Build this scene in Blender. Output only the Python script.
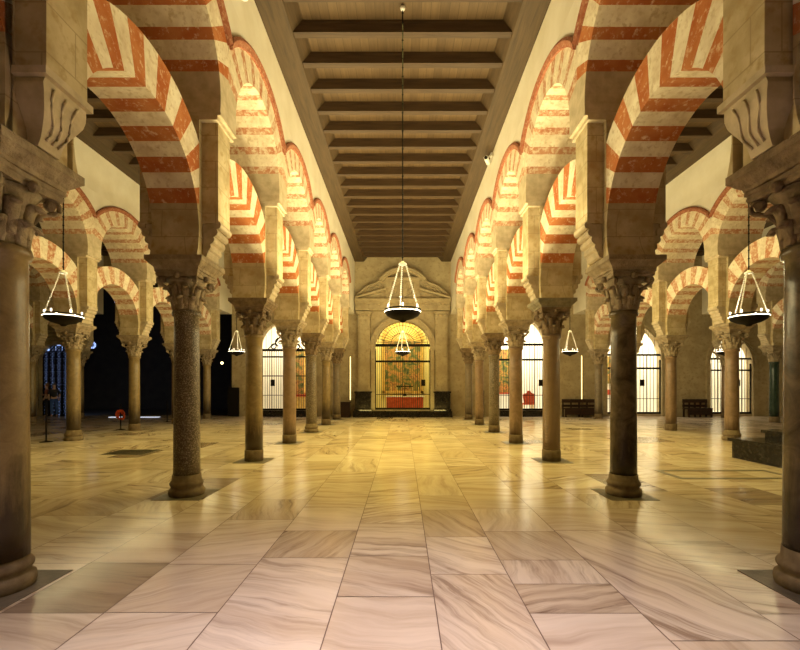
import bpy, math, random
from mathutils import Vector, Matrix
random.seed(7)
for o in list(bpy.data.objects): bpy.data.objects.remove(o)
sc = bpy.context.scene
COL = sc.collection
PI = math.pi
# ------------------------------------------------------------------ camera, world, lights, exposure
F = 430.0; CH = 1.55
cd = bpy.data.cameras.new('camera'); cam = bpy.data.objects.new('camera', cd); COL.objects.link(cam)
cd.sensor_width = 36; cd.lens = 36*F/800; cd.shift_x = -2.7/800; cd.shift_y = 61.5/800
cd.clip_start = .05; cd.clip_end = 200
cam.location = (0, 0, CH); cam.rotation_euler = (PI/2, 0, 0)
sc.camera = cam
w = bpy.data.worlds.new('world'); sc.world = w; w.use_nodes = True
w.node_tree.nodes['Background'].inputs[0].default_value = (1, .78, .34, 1)
w.node_tree.nodes['Background'].inputs[1].default_value = .012
sc.view_settings.view_transform = 'Standard'; sc.view_settings.look = 'None'
sc.view_settings.exposure = 0.0; sc.view_settings.gamma = 1; sc.view_settings.use_curve_mapping = False
WARM = (1, .85, .44); YEL = (1, .80, .26)
def area(name, loc, aim, sx, sy, power, color, spread=180):
    d = bpy.data.lights.new(name, 'AREA'); d.shape = 'RECTANGLE'; d.size = sx; d.size_y = sy
    d.energy = power; d.color = color; d.spread = math.radians(spread)
    o = bpy.data.objects.new(name, d); COL.objects.link(o); o.location = loc
    z = -Vector(aim).normalized(); y = Vector((0, 1, 0))
    if abs(z.dot(y)) > .95: y = Vector((0, 0, 1))
    x = y.cross(z).normalized(); y = z.cross(x)
    o.rotation_euler = Matrix((x, y, z)).transposed().to_euler()
    return o
# hidden uplights that stand along the arcades and wash the arches opposite
area('uplight_nave_left', (-2.25, 12.35, 3.45), (1, 0, .95), .15, 12.8, 640, WARM)
area('uplight_nave_right', (2.25, 12.35, 3.45), (-1, 0, .95), .15, 12.8, 640, WARM)
area('uplight_aisle_left', (-4.0, 13.4, 3.3), (-1, 0, .6), .15, 12, 250, WARM)
area('uplight_aisle_right', (4.0, 13.4, 3.3), (1, 0, .6), .15, 12, 330, WARM)
area('uplight_arcade_left', (-8.4, 13.4, 3.3), (1, 0, .55), .15, 12, 110, WARM)
area('uplight_arcade_right', (8.4, 13.4, 3.3), (-1, 0, .55), .15, 12, 120, WARM)
area('uplight_far_right', (10.3, 16.5, 3.3), (1, 0, .5), .15, 8, 110, WARM)
area('uplight_far_left', (-10.3, 12.0, 3.3), (-1, 0, .6), .15, 4, 15, WARM)
area('uplight_end_wall', (0, 21.74, .33), (0, .34, 1), 4.4, .08, 26, YEL)
area('nave_floor_fill', (0, 13.6, 7.95), (0, 0, -1), 3.0, 13, 430, (1, .79, .19), 70)  # added fill that brightens the nave floor, no fixture there
area('aisle_floor_fill_right', (6.4, 13.0, 8.2), (0, 0, -1), 3.0, 13, 270, (1, .79, .20), 72)  # same added fill for the right aisle floor
area('aisle_floor_fill_left', (-6.4, 12.0, 8.2), (0, 0, -1), 3.0, 11, 170, (1, .79, .20), 72)  # same added fill for the left aisle floor
# added overhead panel, tints the paving near the camera like cool daylight
area('near_floor_fill', (0, .9, 7.7), (0, .10, -1), 3.4, 2.4, 84, (1, .84, .88), 50)

# ------------------------------------------------------------------ helpers
class MB:
    def __init__(s): s.v = []; s.f = []; s.m = []; s.sm = []
    def quad_strip(s, rings, closed=True, m=0, smooth=False, caps=True):
        n = len(rings[0]); b = len(s.v)
        for r in rings: s.v += [tuple(p) for p in r]
        for i in range(len(rings)-1):
            for j in range(n if closed else n-1):
                k = (j+1) % n
                s.add([b+i*n+j, b+i*n+k, b+(i+1)*n+k, b+(i+1)*n+j], m, smooth)
        if caps and closed:
            s.add([b+j for j in range(n)][::-1], m); s.add([b+(len(rings)-1)*n+j for j in range(n)], m)
    def add(s, f, m=0, smooth=False): s.f.append(f); s.m.append(m); s.sm.append(smooth)
    def poly(s, pts, m=0, smooth=False):
        b = len(s.v); s.v += [tuple(p) for p in pts]; s.add(list(range(b, b+len(pts))), m, smooth)
    def box(s, x0, x1, y0, y1, z0, z1, m=0):
        s.quad_strip([[(x0,y0,z),(x1,y0,z),(x1,y1,z),(x0,y1,z)] for z in (z0, z1)], m=m)
    def prism(s, prof, a0, a1, axis='x', m=0, smooth=False):
        # prof: 2-D outline; extruded along axis
        def P(p, a):
            if axis == 'x': return (a, p[0], p[1])
            if axis == 'y': return (p[0], a, p[1])
            return (p[0], p[1], a)
        s.quad_strip([[P(p, a0) for p in prof], [P(p, a1) for p in prof]], m=m, smooth=smooth)
    def lathe(s, prof, n=20, c=(0,0), m=0, smooth=True):
        rings = [[(c[0]+r*math.cos(2*PI*j/n), c[1]+r*math.sin(2*PI*j/n), z) for j in range(n)] for r, z in prof]
        s.quad_strip(rings, m=m, smooth=smooth)
    def tube(s, pts, r, n=6, m=0, smooth=True, rad=None):
        pts = [Vector(p) for p in pts]; rings = []
        for i, p in enumerate(pts):
            t = (pts[min(i+1, len(pts)-1)]-pts[max(i-1, 0)]).normalized()
            u = Vector((0,0,1)) if abs(t.z) < .9 else Vector((1,0,0))
            a = t.cross(u).normalized(); b = a.cross(t)
            rr = rad[i] if rad else r
            rings.append([p+rr*(a*math.cos(2*PI*j/n)+b*math.sin(2*PI*j/n)) for j in range(n)])
        s.quad_strip(rings, m=m, smooth=smooth)
    def torus(s, c, R, r, n=24, k=6, m=0, axis='z', a0=0, a1=2*PI):
        full = abs(a1-a0) > 6.2
        rings = []
        for i in range(n+1):
            a = a0+(a1-a0)*i/n
            ring = []
            for j in range(k):
                b = 2*PI*j/k
                x = (R+r*math.cos(b))*math.cos(a); y = (R+r*math.cos(b))*math.sin(a); z = r*math.sin(b)
                if axis == 'z': q = (x, y, z)
                elif axis == 'y': q = (x, z, y)
                else: q = (z, x, y)
                ring.append((c[0]+q[0], c[1]+q[1], c[2]+q[2]))
            rings.append(ring)
        s.quad_strip(rings, m=m, smooth=True, caps=not full)
    def sphere(s, c, r, n=12, m=0, sz=1):
        prof = [(max(1e-4, r*math.sin(PI*i/8)), c[2]-sz*r*math.cos(PI*i/8)) for i in range(9)]
        s.lathe(prof, n, (c[0], c[1]), m)
    def build(s, name, mats, parent=None, fixn=True):
        me = bpy.data.meshes.new(name); me.from_pydata(s.v, [], s.f)
        if not isinstance(mats, (list, tuple)): mats = [mats]
        for mt in mats: me.materials.append(mt)
        me.polygons.foreach_set('material_index', s.m)
        me.polygons.foreach_set('use_smooth', s.sm)
        me.update()
        if fixn:
            import bmesh
            bm = bmesh.new(); bm.from_mesh(me); bmesh.ops.recalc_face_normals(bm, faces=bm.faces); bm.to_mesh(me); bm.free()
        o = bpy.data.objects.new(name, me); COL.objects.link(o)
        if parent: o.parent = parent
        return o
def tag(o, label, cat, group=None):
    o['label'] = label; o['category'] = cat; o['kind'] = 'thing'
    if group: o['group'] = group
    return o
def thing(name, label, cat, loc=(0,0,0), rz=0, group=None):
    o = bpy.data.objects.new(name, None); COL.objects.link(o); o.location = loc; o.rotation_euler = (0,0,rz)
    o.empty_display_size = .1
    return tag(o, label, cat, group)
def struct(o): o['kind'] = 'structure'; return o
def dup(root, loc, rz=None, label=None, group=None):
    def cp(o, par):
        c = o.copy(); COL.objects.link(c)
        if par: c.parent = par
        for ch in list(o.children): cp(ch, c)
        return c
    r = cp(root, None); r.location = loc
    if rz is not None: r.rotation_euler = (0, 0, rz)
    if label: r['label'] = label
    if group: r['group'] = group
    return r

# ------------------------------------------------------------------ materials
def mat(name, rough=.7, metal=0, spec=.5):
    m = bpy.data.materials.new(name); m.use_nodes = True
    b = m.node_tree.nodes['Principled BSDF']
    b.inputs['Roughness'].default_value = rough; b.inputs['Metallic'].default_value = metal
    b.inputs['Specular IOR Level'].default_value = spec
    return m, m.node_tree, b
def node(nt, t, **kw):
    n = nt.nodes.new(t)
    for k, v in kw.items():
        if k in n.inputs: n.inputs[k].default_value = v
        else: setattr(n, k, v)
    return n
def ramp(nt, fac, stops):
    r = nt.nodes.new('ShaderNodeValToRGB'); e = r.color_ramp.elements
    while len(e) < len(stops): e.new(.5)
    for i, (p, c) in enumerate(stops): e[i].position = p; e[i].color = (*c, 1)
    nt.links.new(fac, r.inputs[0]); return r.outputs[0]
def mix(nt, fac, a, b, mode='MIX'):
    n = nt.nodes.new('ShaderNodeMix'); n.data_type = 'RGBA'; n.blend_type = mode
    for s, v in ((n.inputs[0], fac), (n.inputs[6], a), (n.inputs[7], b)):
        if isinstance(v, (int, float)): s.default_value = v
        elif isinstance(v, tuple): s.default_value = (*v, 1)
        else: nt.links.new(v, s)
    return n.outputs[2]
def coords(nt, kind='Object', scale=(1,1,1)):
    tc = nt.nodes.new('ShaderNodeTexCoord'); mp = nt.nodes.new('ShaderNodeMapping')
    mp.inputs['Scale'].default_value = scale; nt.links.new(tc.outputs[kind], mp.inputs[0]); return mp.outputs[0]
def noise(nt, vec, scale, detail=5, rough=.55, dist=0):
    n = node(nt, 'ShaderNodeTexNoise', Scale=scale, Detail=detail, Roughness=rough, Distortion=dist)
    nt.links.new(vec, n.inputs['Vector']); return n.outputs['Fac']
def bump(nt, b, h, strength=.3, dist=.02):
    n = node(nt, 'ShaderNodeBump', Strength=strength, Distance=dist)
    nt.links.new(h, n.inputs['Height']); nt.links.new(n.outputs[0], b.inputs['Normal'])
def mottled(name, c0, c1, scale=3, rough=.8, bs=.3, c2=None, metal=0, sc_=(1,1,1), det=6, lo=.35, hi=.65, spec=.3):
    m, nt, b = mat(name, rough, metal, spec)
    v = coords(nt, 'Object', sc_)
    n1 = noise(nt, v, scale, det)
    col = ramp(nt, n1, [(lo, c0), (hi, c1)])
    if c2:
        n2 = noise(nt, v, scale*3.3, 4)
        f = ramp(nt, n2, [(.52, (0,0,0)), (.68, (1,1,1))])
        col = mix(nt, f, col, c2)
    nt.links.new(col, b.inputs['Base Color'])
    if bs: bump(nt, b, noise(nt, v, scale*6, 4), bs, .01)
    return m
def plain(name, c, rough=.5, metal=0, emit=None, es=0, spec=.5):
    m, nt, b = mat(name, rough, metal, spec)
    b.inputs['Base Color'].default_value = (*c, 1)
    if emit: b.inputs['Emission Color'].default_value = (*emit, 1); b.inputs['Emission Strength'].default_value = es
    return m
M = {}
M['cream'] = mottled('cream_voussoir', (.68,.57,.40), (.86,.78,.60), 5, c2=(.60,.48,.30))
def red_mat(name, a, b_, fade, th):
    m, nt, b = mat(name, .85, 0, .2); v = coords(nt)
    oi = nt.nodes.new('ShaderNodeObjectInfo')
    vm = nt.nodes.new('ShaderNodeVectorMath'); vm.operation = 'ADD'
    nt.links.new(v, vm.inputs[0]); nt.links.new(oi.outputs['Random'], vm.inputs[1])
    col = ramp(nt, noise(nt, vm.outputs[0], 4), [(.35, a), (.65, b_)])
    f = ramp(nt, noise(nt, vm.outputs[0], 13, 6, .7), [(th, (0,0,0)), (th+.14, (1,1,1))])
    col = mix(nt, f, col, fade)
    # thin brick joints
    z = coords(nt, 'Object', (1,1,1))
    nt.links.new(col, b.inputs['Base Color']); bump(nt, b, noise(nt, v, 30, 3), .3, .01)
    return m
M['red'] = red_mat('red_voussoir', (.42,.12,.035), (.52,.20,.07), (.72,.52,.32), .54)
M['red_faded'] = red_mat('faded_red_voussoir', (.46,.19,.095), (.56,.30,.17), (.72,.60,.42), .46)
M['mould'] = mottled('archivolt_band_red', (.26,.075,.035), (.38,.15,.08), 9, c2=(.46,.27,.16))
M['plaster'] = mottled('wall_plaster', (.74,.68,.54), (.84,.79,.67), 1.2, bs=.1)
def stone_mat():
    m, nt, b = mat('pier_sandstone', .85, 0, .2); v = coords(nt)
    col = ramp(nt, noise(nt, v, 3, 7), [(.35, (.40,.31,.165)), (.65, (.60,.50,.31))])
    f = ramp(nt, noise(nt, v, 9, 5), [(.52, (0,0,0)), (.7, (1,1,1))]); col = mix(nt, f, col, (.40,.29,.14))
    sx = nt.nodes.new('ShaderNodeSeparateXYZ'); nt.links.new(v, sx.inputs[0])
    ad = nt.nodes.new('ShaderNodeMath'); nt.links.new(sx.outputs[0], ad.inputs[0]); nt.links.new(sx.outputs[1], ad.inputs[1])
    cb = nt.nodes.new('ShaderNodeCombineXYZ'); nt.links.new(ad.outputs[0], cb.inputs[0]); nt.links.new(sx.outputs[2], cb.inputs[1])
    br = node(nt, 'ShaderNodeTexBrick', Scale=1.0); br.inputs['Brick Width'].default_value = .62; br.inputs['Row Height'].default_value = .36; br.inputs['Mortar Size'].default_value = .006
    nt.links.new(cb.outputs[0], br.inputs['Vector'])
    mj = nt.nodes.new('ShaderNodeMath'); mj.operation = 'MULTIPLY'; mj.inputs[1].default_value = .55; nt.links.new(br.outputs['Fac'], mj.inputs[0])
    col = mix(nt, mj.outputs[0], col, (.28,.21,.11))
    nt.links.new(col, b.inputs['Base Color']); bump(nt, b, noise(nt, v, 18, 4), .35, .01); return m
M['stone'] = stone_mat()
M['corbel'] = mottled('corbel_stone', (.44,.36,.23), (.60,.50,.34), 6)
M['portal'] = mottled('portal_limestone', (.38,.30,.17), (.48,.39,.23), 2, c2=(.34,.26,.14))
def cap_mat(name, a, b_):
    m, nt, b = mat(name, .8, 0, .2); v = coords(nt)
    col = ramp(nt, noise(nt, v, 9), [(.3, a), (.7, b_)])
    nt.links.new(col, b.inputs['Base Color']); bump(nt, b, noise(nt, v, 22, 5, .7), .8, .03); return m
M['cap_brown'] = cap_mat('capital_brown_stone', (.13,.09,.05), (.29,.205,.12))
M['cap_pale'] = cap_mat('capital_pale_stone', (.24,.18,.11), (.46,.37,.24))
M['impost_dark'] = cap_mat('impost_dark_stone', (.16,.14,.09), (.30,.26,.17))
def shaft_mat(name, a, b_, stain, h, scale=6, rough=.35, speck=0, spiral=False):
    m, nt, b = mat(name, rough, 0, .4); v = coords(nt)
    oi = nt.nodes.new('ShaderNodeObjectInfo'); vm = nt.nodes.new('ShaderNodeVectorMath'); vm.operation = 'ADD'
    nt.links.new(v, vm.inputs[0]); nt.links.new(oi.outputs['Random'], vm.inputs[1]); vv = vm.outputs[0]
    col = ramp(nt, noise(nt, vv, scale, 8, .65, .8), [(.32, a), (.68, b_)])
    if speck:
        f = ramp(nt, noise(nt, vv, 60, 2), [(.5, (0,0,0)), (.62, (1,1,1))])
        col = mix(nt, f, col, (.33,.27,.18))
    # grime worn into the lower shaft, with a ragged upper edge
    sx = nt.nodes.new('ShaderNodeSeparateXYZ'); nt.links.new(v, sx.inputs[0])
    st = node(nt, 'ShaderNodeMapping'); nt.links.new(v, st.inputs[0]); st.inputs['Scale'].default_value = (9, 9, 1.2)
    nz = noise(nt, st.outputs[0], 1.3, 6, .7)
    ad = nt.nodes.new('ShaderNodeMath'); ad.operation = 'MULTIPLY_ADD'; ad.inputs[1].default_value = 1.1
    nt.links.new(nz, ad.inputs[0]); nt.links.new(sx.outputs[2], ad.inputs[2])
    f = ramp(nt, ad.outputs[0], [(0, (1,1,1)), (.99, (0,0,0))])
    mr = nt.nodes.new('ShaderNodeMapRange'); nt.links.new(ad.outputs[0], mr.inputs[0])
    mr.inputs[1].default_value = h+.4; mr.inputs[2].default_value = h+.9; mr.inputs[3].default_value = .85; mr.inputs[4].default_value = 0
    col = mix(nt, mr.outputs[0], col, stain)
    nt.links.new(col, b.inputs['Base Color'])
    if spiral:
        wv = node(nt, 'ShaderNodeTexWave', Scale=20.0, Distortion=.6); wv.bands_direction = 'DIAGONAL'; nt.links.new(v, wv.inputs[0])
        bump(nt, b, wv.outputs[1], .6, .01)
        c2 = mix(nt, wv.outputs[1], col, (.30,.20,.11)); nt.links.new(c2, b.inputs['Base Color'])
    else: bump(nt, b, noise(nt, v, 40, 3), .15, .01)
    return m
M['sh_tan'] = shaft_mat('shaft_tan_marble', (.19,.13,.055), (.31,.225,.10), (.022,.012,.006), .72)
M['sh_granite'] = shaft_mat('shaft_speckled_granite', (.075,.056,.032), (.145,.108,.065), (.07,.05,.03), .3, 9, .4, 1)
M['sh_dark'] = shaft_mat('shaft_dark_veined_marble', (.05,.036,.018), (.19,.14,.075), (.018,.011,.006), .75, 4, .25)
M['sh_pink'] = shaft_mat('shaft_pinkish_marble', (.20,.13,.07), (.30,.20,.12), (.07,.04,.02), .35)
M['sh_grey'] = shaft_mat('shaft_grey_marble', (.16,.125,.08), (.25,.195,.125), (.06,.04,.025), .45)
M['sh_spiral'] = shaft_mat('shaft_spiral_grooved_stone', (.16,.105,.055), (.25,.175,.095), (.06,.035,.02), .5, spiral=True)
M['sh_green'] = shaft_mat('shaft_dark_green_marble', (.015,.03,.022), (.04,.065,.045), (.012,.018,.012), .3, 5, .15)
M['base'] = mottled('column_base_stone', (.13,.09,.05), (.24,.18,.10), 8)
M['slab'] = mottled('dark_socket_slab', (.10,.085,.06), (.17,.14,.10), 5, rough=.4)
def wood_mat(name, a, b_, axis='x', rough=.55):
    m, nt, b = mat(name, rough, 0, .3)
    v = coords(nt, 'Object', (1, 14, 14) if axis == 'x' else (14, 1, 14))
    n1 = noise(nt, v, 1.2, 7, .6, .6)
    col = ramp(nt, n1, [(.3, a), (.7, b_)])
    nt.links.new(col, b.inputs['Base Color']); bump(nt, b, n1, .2, .01); return m
M['beam'] = wood_mat('beam_wood', (.04,.022,.01), (.085,.05,.024))
def board_mat():
    m, nt, b = mat('ceiling_boards_wood', .55, 0, .3)
    v = coords(nt, 'Object', (1,1,1)); sx = nt.nodes.new('ShaderNodeSeparateXYZ'); nt.links.new(v, sx.inputs[0])
    def math_(op, a, b2=None):
        n = nt.nodes.new('ShaderNodeMath'); n.operation = op
        if isinstance(a, float): n.inputs[0].default_value = a
        else: nt.links.new(a, n.inputs[0])
        if b2 is not None:
            if isinstance(b2, float): n.inputs[1].default_value = b2
            else: nt.links.new(b2, n.inputs[1])
        return n.outputs[0]
    xs = math_('MULTIPLY', sx.outputs[0], 6.0); fl = math_('FLOOR', xs); fr = math_('FRACT', xs)
    wn = nt.nodes.new('ShaderNodeTexWhiteNoise'); wn.noise_dimensions = '1D'; nt.links.new(fl, wn.inputs['W'])
    g = noise(nt, coords(nt, 'Object', (14, 1.5, 1)), 1.2, 6)
    c = ramp(nt, g, [(.3, (.075,.045,.02)), (.7, (.135,.085,.04))])
    c = mix(nt, .45, c, ramp(nt, wn.outputs[0], [(0, (.06,.035,.016)), (1, (.15,.093,.043))]))
    j = math_('LESS_THAN', fr, .05); c = mix(nt, j, c, (.06,.035,.015))
    nt.links.new(c, b.inputs['Base Color']); return m
M['boards'] = board_mat()
M['coving'] = wood_mat('coving_wood', (.045,.027,.012), (.09,.055,.025), 'y')
def floor_mat():
    m, nt, b = mat('floor_marble', .2, 0, .5)
    uv = nt.nodes.new('ShaderNodeUVMap'); uv.uv_map = 'veins'
    at = nt.nodes.new('ShaderNodeAttribute'); at.attribute_name = 'tint'; sp = nt.nodes.new('ShaderNodeSeparateColor')
    nt.links.new(at.outputs['Color'], sp.inputs[0])
    mp = node(nt, 'ShaderNodeMapping'); mp.inputs['Scale'].default_value = (5.0, .40, 1); nt.links.new(uv.outputs[0], mp.inputs[0])
    # gentle warping so that the bands wander
    wn = node(nt, 'ShaderNodeTexNoise', Scale=.9, Detail=3.0); nt.links.new(uv.outputs[0], wn.inputs['Vector'])
    va = nt.nodes.new('ShaderNodeVectorMath'); va.operation = 'MULTIPLY_ADD'; va.inputs[1].default_value = (2.2, .3, 0)
    nt.links.new(wn.outputs['Color'], va.inputs[0]); nt.links.new(mp.outputs[0], va.inputs[2]); vv = va.outputs[0]
    n1 = noise(nt, vv, .9, 6, .62)
    base = ramp(nt, n1, [(.28, (.46,.36,.28)), (.42, (.64,.54,.44)), (.55, (.73,.64,.54)), (.75, (.79,.71,.61))])
    n2 = noise(nt, vv, 1.9, 7, .66)
    v = ramp(nt, n2, [(.36, (1,1,1)), (.42, (.5,.5,.5)), (.53, (0,0,0))])
    vs = nt.nodes.new('ShaderNodeMath'); vs.operation = 'MULTIPLY'; nt.links.new(v, vs.inputs[0]); nt.links.new(sp.outputs[1], vs.inputs[1])
    c = mix(nt, vs.outputs[0], base, (.28,.20,.155))
    c = mix(nt, 1.0, c, ramp(nt, sp.outputs[0], [(0, (.42,.36,.30)), (.07, (.48,.42,.36)), (.10, (.76,.70,.60)), (.5, (.90,.85,.78)), (1, (1,.98,.95))]), 'MULTIPLY')
    nt.links.new(c, b.inputs['Base Color'])
    big = coords(nt, 'Object', (1,1,1)); r = noise(nt, big, 1.7, 5)
    mr = nt.nodes.new('ShaderNodeMapRange'); nt.links.new(r, mr.inputs[0]); mr.inputs[1].default_value = .3; mr.inputs[2].default_value = .7
    mr.inputs[3].default_value = .13; mr.inputs[4].default_value = .25; nt.links.new(mr.outputs[0], b.inputs['Roughness'])
    bump(nt, b, noise(nt, big, 5, 2), .04, .01)
    return m
M['floor'] = floor_mat()
M['grout'] = plain('floor_joint', (.16,.10,.07), .8)
M['iron'] = plain('black_iron', (.010,.008,.006), .7, 0, spec=.12)
M['iron_bar'] = plain('dark_iron_bar', (.05,.035,.02), .5, .5)
M['bowl'] = plain('dark_bronze', (.008,.006,.004), .7, 0, spec=.12)
M['silver'] = plain('bright_chain_metal', (.95,.93,.88), .35, .15)
M['rim'] = plain('lit_glass_rim', (.9,.85,.7), .4, 0, (1,.86,.62), 5)
M['cup'] = plain('lit_glass_cup', (.9,.85,.7), .3, 0, (1,.88,.68), 2.5)
M['white'] = plain('white_enamel', (.85,.83,.78), .4)
M['chapel'] = mottled('chapel_white_plaster', (.80,.78,.70), (.86,.84,.78), 1, bs=0)
M['chapel_y'] = mottled('chapel_yellow_plaster', (.75,.66,.30), (.82,.74,.40), 1, bs=0)
M['redcloth'] = mottled('red_cloth', (.42,.05,.02), (.60,.10,.04), 7)
M['blackm'] = mottled('black_marble', (.006,.005,.004), (.02,.017,.013), 4, rough=.22, bs=0, c2=(.05,.04,.03))
M['darkwood'] = wood_mat('dark_bench_wood', (.018,.008,.005), (.045,.02,.01))
M['darkhall'] = mottled('gloom_toned_hall_stone', (.03,.024,.016), (.045,.036,.024), 2)  # near-black tone puts the gloom of the unlit hall into the stone
M['daylight'] = plain('daylight_glass', (.5,.6,.9), .3, 0, (.35,.5,1.0), 1.7)
M['gold'] = mottled('gilded_wood', (.55,.34,.08), (.75,.52,.16), 8, rough=.4, metal=.4)
def paint_mat():
    m, nt, b = mat('altarpiece_painting', .5); v = coords(nt)
    c = ramp(nt, noise(nt, v, 2.6, 6, .6, 1.0), [(.34, (.02,.03,.01)), (.43, (.10,.13,.03)), (.50, (.24,.16,.03)), (.56, (.50,.24,.06)), (.63, (.14,.05,.015)), (.72, (.45,.34,.12))])
    nt.links.new(c, b.inputs['Base Color']); return m
M['painting'] = paint_mat()

# ------------------------------------------------------------------ setting: floor
S = 2.82
WALLY = 22.4
def build_floor():
    joints = [-2.045, -1.269, -.486, .231, .867, 1.631, 2.43]
    x = -2.045
    left = []
    while x > -24: x -= random.choice([.72, .78, .70, .82, .66]); left.append(x)
    x = 2.43; right = []
    while x < 24: x += random.choice([.72, .78, .70, .82, .66]); right.append(x)
    joints = left[::-1] + joints + right
    fixed = {-.486: [1.5, 3.17, 3.93, 4.88, 5.7, 6.5], .231: [1.9, 3.55, 4.43, 5.4, 6.1], -1.269: [2.25, 3.89, 4.62, 5.5],
             .867: [2.3, 2.94, 3.375, 3.84, 4.6], -2.045: [2.1, 2.95, 3.75, 5.0, 5.9], 1.631: [1.6, 2.62, 4.63, 5.5]}
    veins = {(-1.269, 1): (-.35, 1.0), (-.486, 1): (1.2, .5), (.231, 0): (.5, .8), (.231, 1): (1.0, .8), (1.631, 1): (.55, 1.0), (-.486, 0): (1.4, .3)}
    mb = MB(); uvs = []; tints = []
    g = .004
    for i in range(len(joints)-1):
        x0, x1 = joints[i], joints[i+1]
        ys = [-7.0]
        fx = None
        for k in fixed:
            if abs(k-x0) < .01: fx = fixed[k]
        tgt = fx[0] if fx else WALLY+.6
        while ys[-1] < (tgt-.6 if fx else tgt): ys.append(ys[-1]+random.uniform(.55, 1.45))
        ff = 0
        if fx:
            ys = [y for y in ys if y < tgt-.4]; ff = len(ys); ys += fx
            while ys[-1] < WALLY+.6: ys.append(ys[-1]+random.uniform(.55, 1.45))
        ys[-1] = WALLY+.7
        for j in range(len(ys)-1):
            y0, y1 = ys[j], ys[j+1]
            if y1-y0 < .05: continue
            mb.poly([(x0+g, y0+g, 0), (x1-g, y0+g, 0), (x1-g, y1-g, 0), (x0+g, y1-g, 0)])
            ang = random.choice([0, PI/2, PI/2, PI/2])+random.uniform(-.5, .5); st = random.choice([.2, .4, .6, .8, 1.0])
            for (kx, kj), (a, s_) in veins.items():
                if abs(kx-x0) < .01 and fx and j-ff == kj: ang = a; st = s_
            ox, oy = random.uniform(0, 90), random.uniform(0, 90); sc_ = random.uniform(.7, 1.2)
            for p in ((x0,y0),(x1,y0),(x1,y1),(x0,y1)):
                px, py = p[0]-x0, p[1]-y0
                uvs.append((ox+sc_*(px*math.cos(ang)+py*math.sin(ang)), oy+sc_*(-px*math.sin(ang)+py*math.cos(ang))))
            t = random.uniform(.12, 1) if random.random() > .05 else random.uniform(0, .08)
            tints.append((t, st))
    o = mb.build('floor', M['floor'], fixn=False); struct(o)
    me = o.data
    ul = me.uv_layers.new(name='veins')
    for i, uv in enumerate(uvs): ul.data[i].uv = uv
    ca = me.color_attributes.new('tint', 'FLOAT_COLOR', 'CORNER')
    for i, (t, s_) in enumerate(tints):
        for k in range(4): ca.data[i*4+k].color = (t, s_, 0, 1)
    b = MB(); b.box(-24, 24, -7, WALLY+.7, -.1, -.003); struct(b.build('floor_bed', M['grout']))
build_floor()

# ------------------------------------------------------------------ setting: walls
def open_top(x, op):
    c, hw, spring, kind, sill = op
    u = abs(x-c)
    if u > hw+1e-3: return None
    u = min(u, hw)
    if kind == 'round': return spring+math.sqrt(max(0, hw*hw-u*u))
    if kind == 'flat': return spring
    R = hw*1.35; return spring+math.sqrt(max(0, R*R-(u+R-hw)**2))   # pointed
OPEN = [(0, 1.44, 3.51, 'round', .34), (-6.13, 1.30, 3.62, 'round', .3), (6.22, 1.22, 3.6, 'point', .3),
        (12.05, 1.42, 2.95, 'point', .12), (17.1, 1.1, 2.75, 'point', .12), (-18.1, .85, 2.9, 'round', 0), (-13.0, 4.1, 7.2, 'flat', 0)]
def end_wall():
    mb = MB(); top = 9.0; y0, y1 = WALLY, WALLY+.4
    xs = [-24, 24]
    for c, hw, sp, k, s in OPEN: xs += [c-hw*math.cos(PI*i/24) for i in range(25)] if k != 'flat' else [c-hw, c+hw]
    xs = sorted(set(round(x, 4) for x in xs))
    for a, b in zip(xs[:-1], xs[1:]):
        m = (a+b)/2; op = next((o for o in OPEN if abs(m-o[0]) < o[1]), None)
        if op:
            za, zb = open_top(min(max(a, op[0]-op[1]), op[0]+op[1]), op), open_top(max(min(b, op[0]+op[1]), op[0]-op[1]), op)
            mb.prism([(a, za), (b, zb), (b, top), (a, top)], y0, y1, 'y')
            if op[4]: mb.box(a, b, y0, y1, 0, op[4])
        else: mb.box(a, b, y0, y1, 0, top)
    struct(mb.build('wall_back', M['portal']))
end_wall()
for nm, x0, x1 in (('wall_left', -24.3, -24), ('wall_right', 21.5, 21.8)):
    b = MB(); b.box(x0, x1, -7, WALLY, 0, 9); struct(b.build(nm, M['plaster']))
b = MB(); b.box(-24, 21.8, -7.3, -7, 0, 9); struct(b.build('wall_front', M['plaster']))

# dark unlit hall beyond the left aisle
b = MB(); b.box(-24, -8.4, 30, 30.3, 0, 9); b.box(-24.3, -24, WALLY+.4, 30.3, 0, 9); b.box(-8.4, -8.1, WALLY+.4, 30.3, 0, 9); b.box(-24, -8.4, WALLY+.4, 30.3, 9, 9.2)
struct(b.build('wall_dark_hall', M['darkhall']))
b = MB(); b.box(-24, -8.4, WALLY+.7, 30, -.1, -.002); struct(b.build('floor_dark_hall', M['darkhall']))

# chapels behind the gates
def chapel(i, c, hw, depth, m, power, color, z1=5.4):
    b = MB(); y0 = WALLY+.4; y1 = y0+depth; x0, x1 = c-hw-.5, c+hw+.5
    for nm, bb in (('wall_chapel_back', (x0, x1, y1, y1+.1, 0, z1)), ('wall_chapel_left', (x0-.1, x0, y0, y1+.1, 0, z1)), ('wall_chapel_right', (x1, x1+.1, y0, y1+.1, 0, z1)),
                   ('ceiling_chapel', (x0-.1, x1+.1, y0, y1+.1, z1, z1+.1)), ('floor_chapel', (x0, x1, y0, y1, .02, .12))):
        b = MB(); b.box(*bb); struct(b.build(nm, m))
    area('chapel_lamp_%d' % i, (c, y0+depth*.4, z1-.05), (0, .15, -1), hw*1.4, depth*.5, power, color)
chapel(1, 0, 1.44, 2.6, M['chapel_y'], 210, (1,.86,.42))
chapel(2, -6.13, 1.3, 2.6, M['chapel'], 260, (1,.86,.60))
chapel(3, 6.22, 1.22, 2.6, M['chapel'], 380, (1,.90,.66))
chapel(4, 12.05, 1.42, 2.6, M['chapel'], 380, (1,.88,.62))
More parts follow.
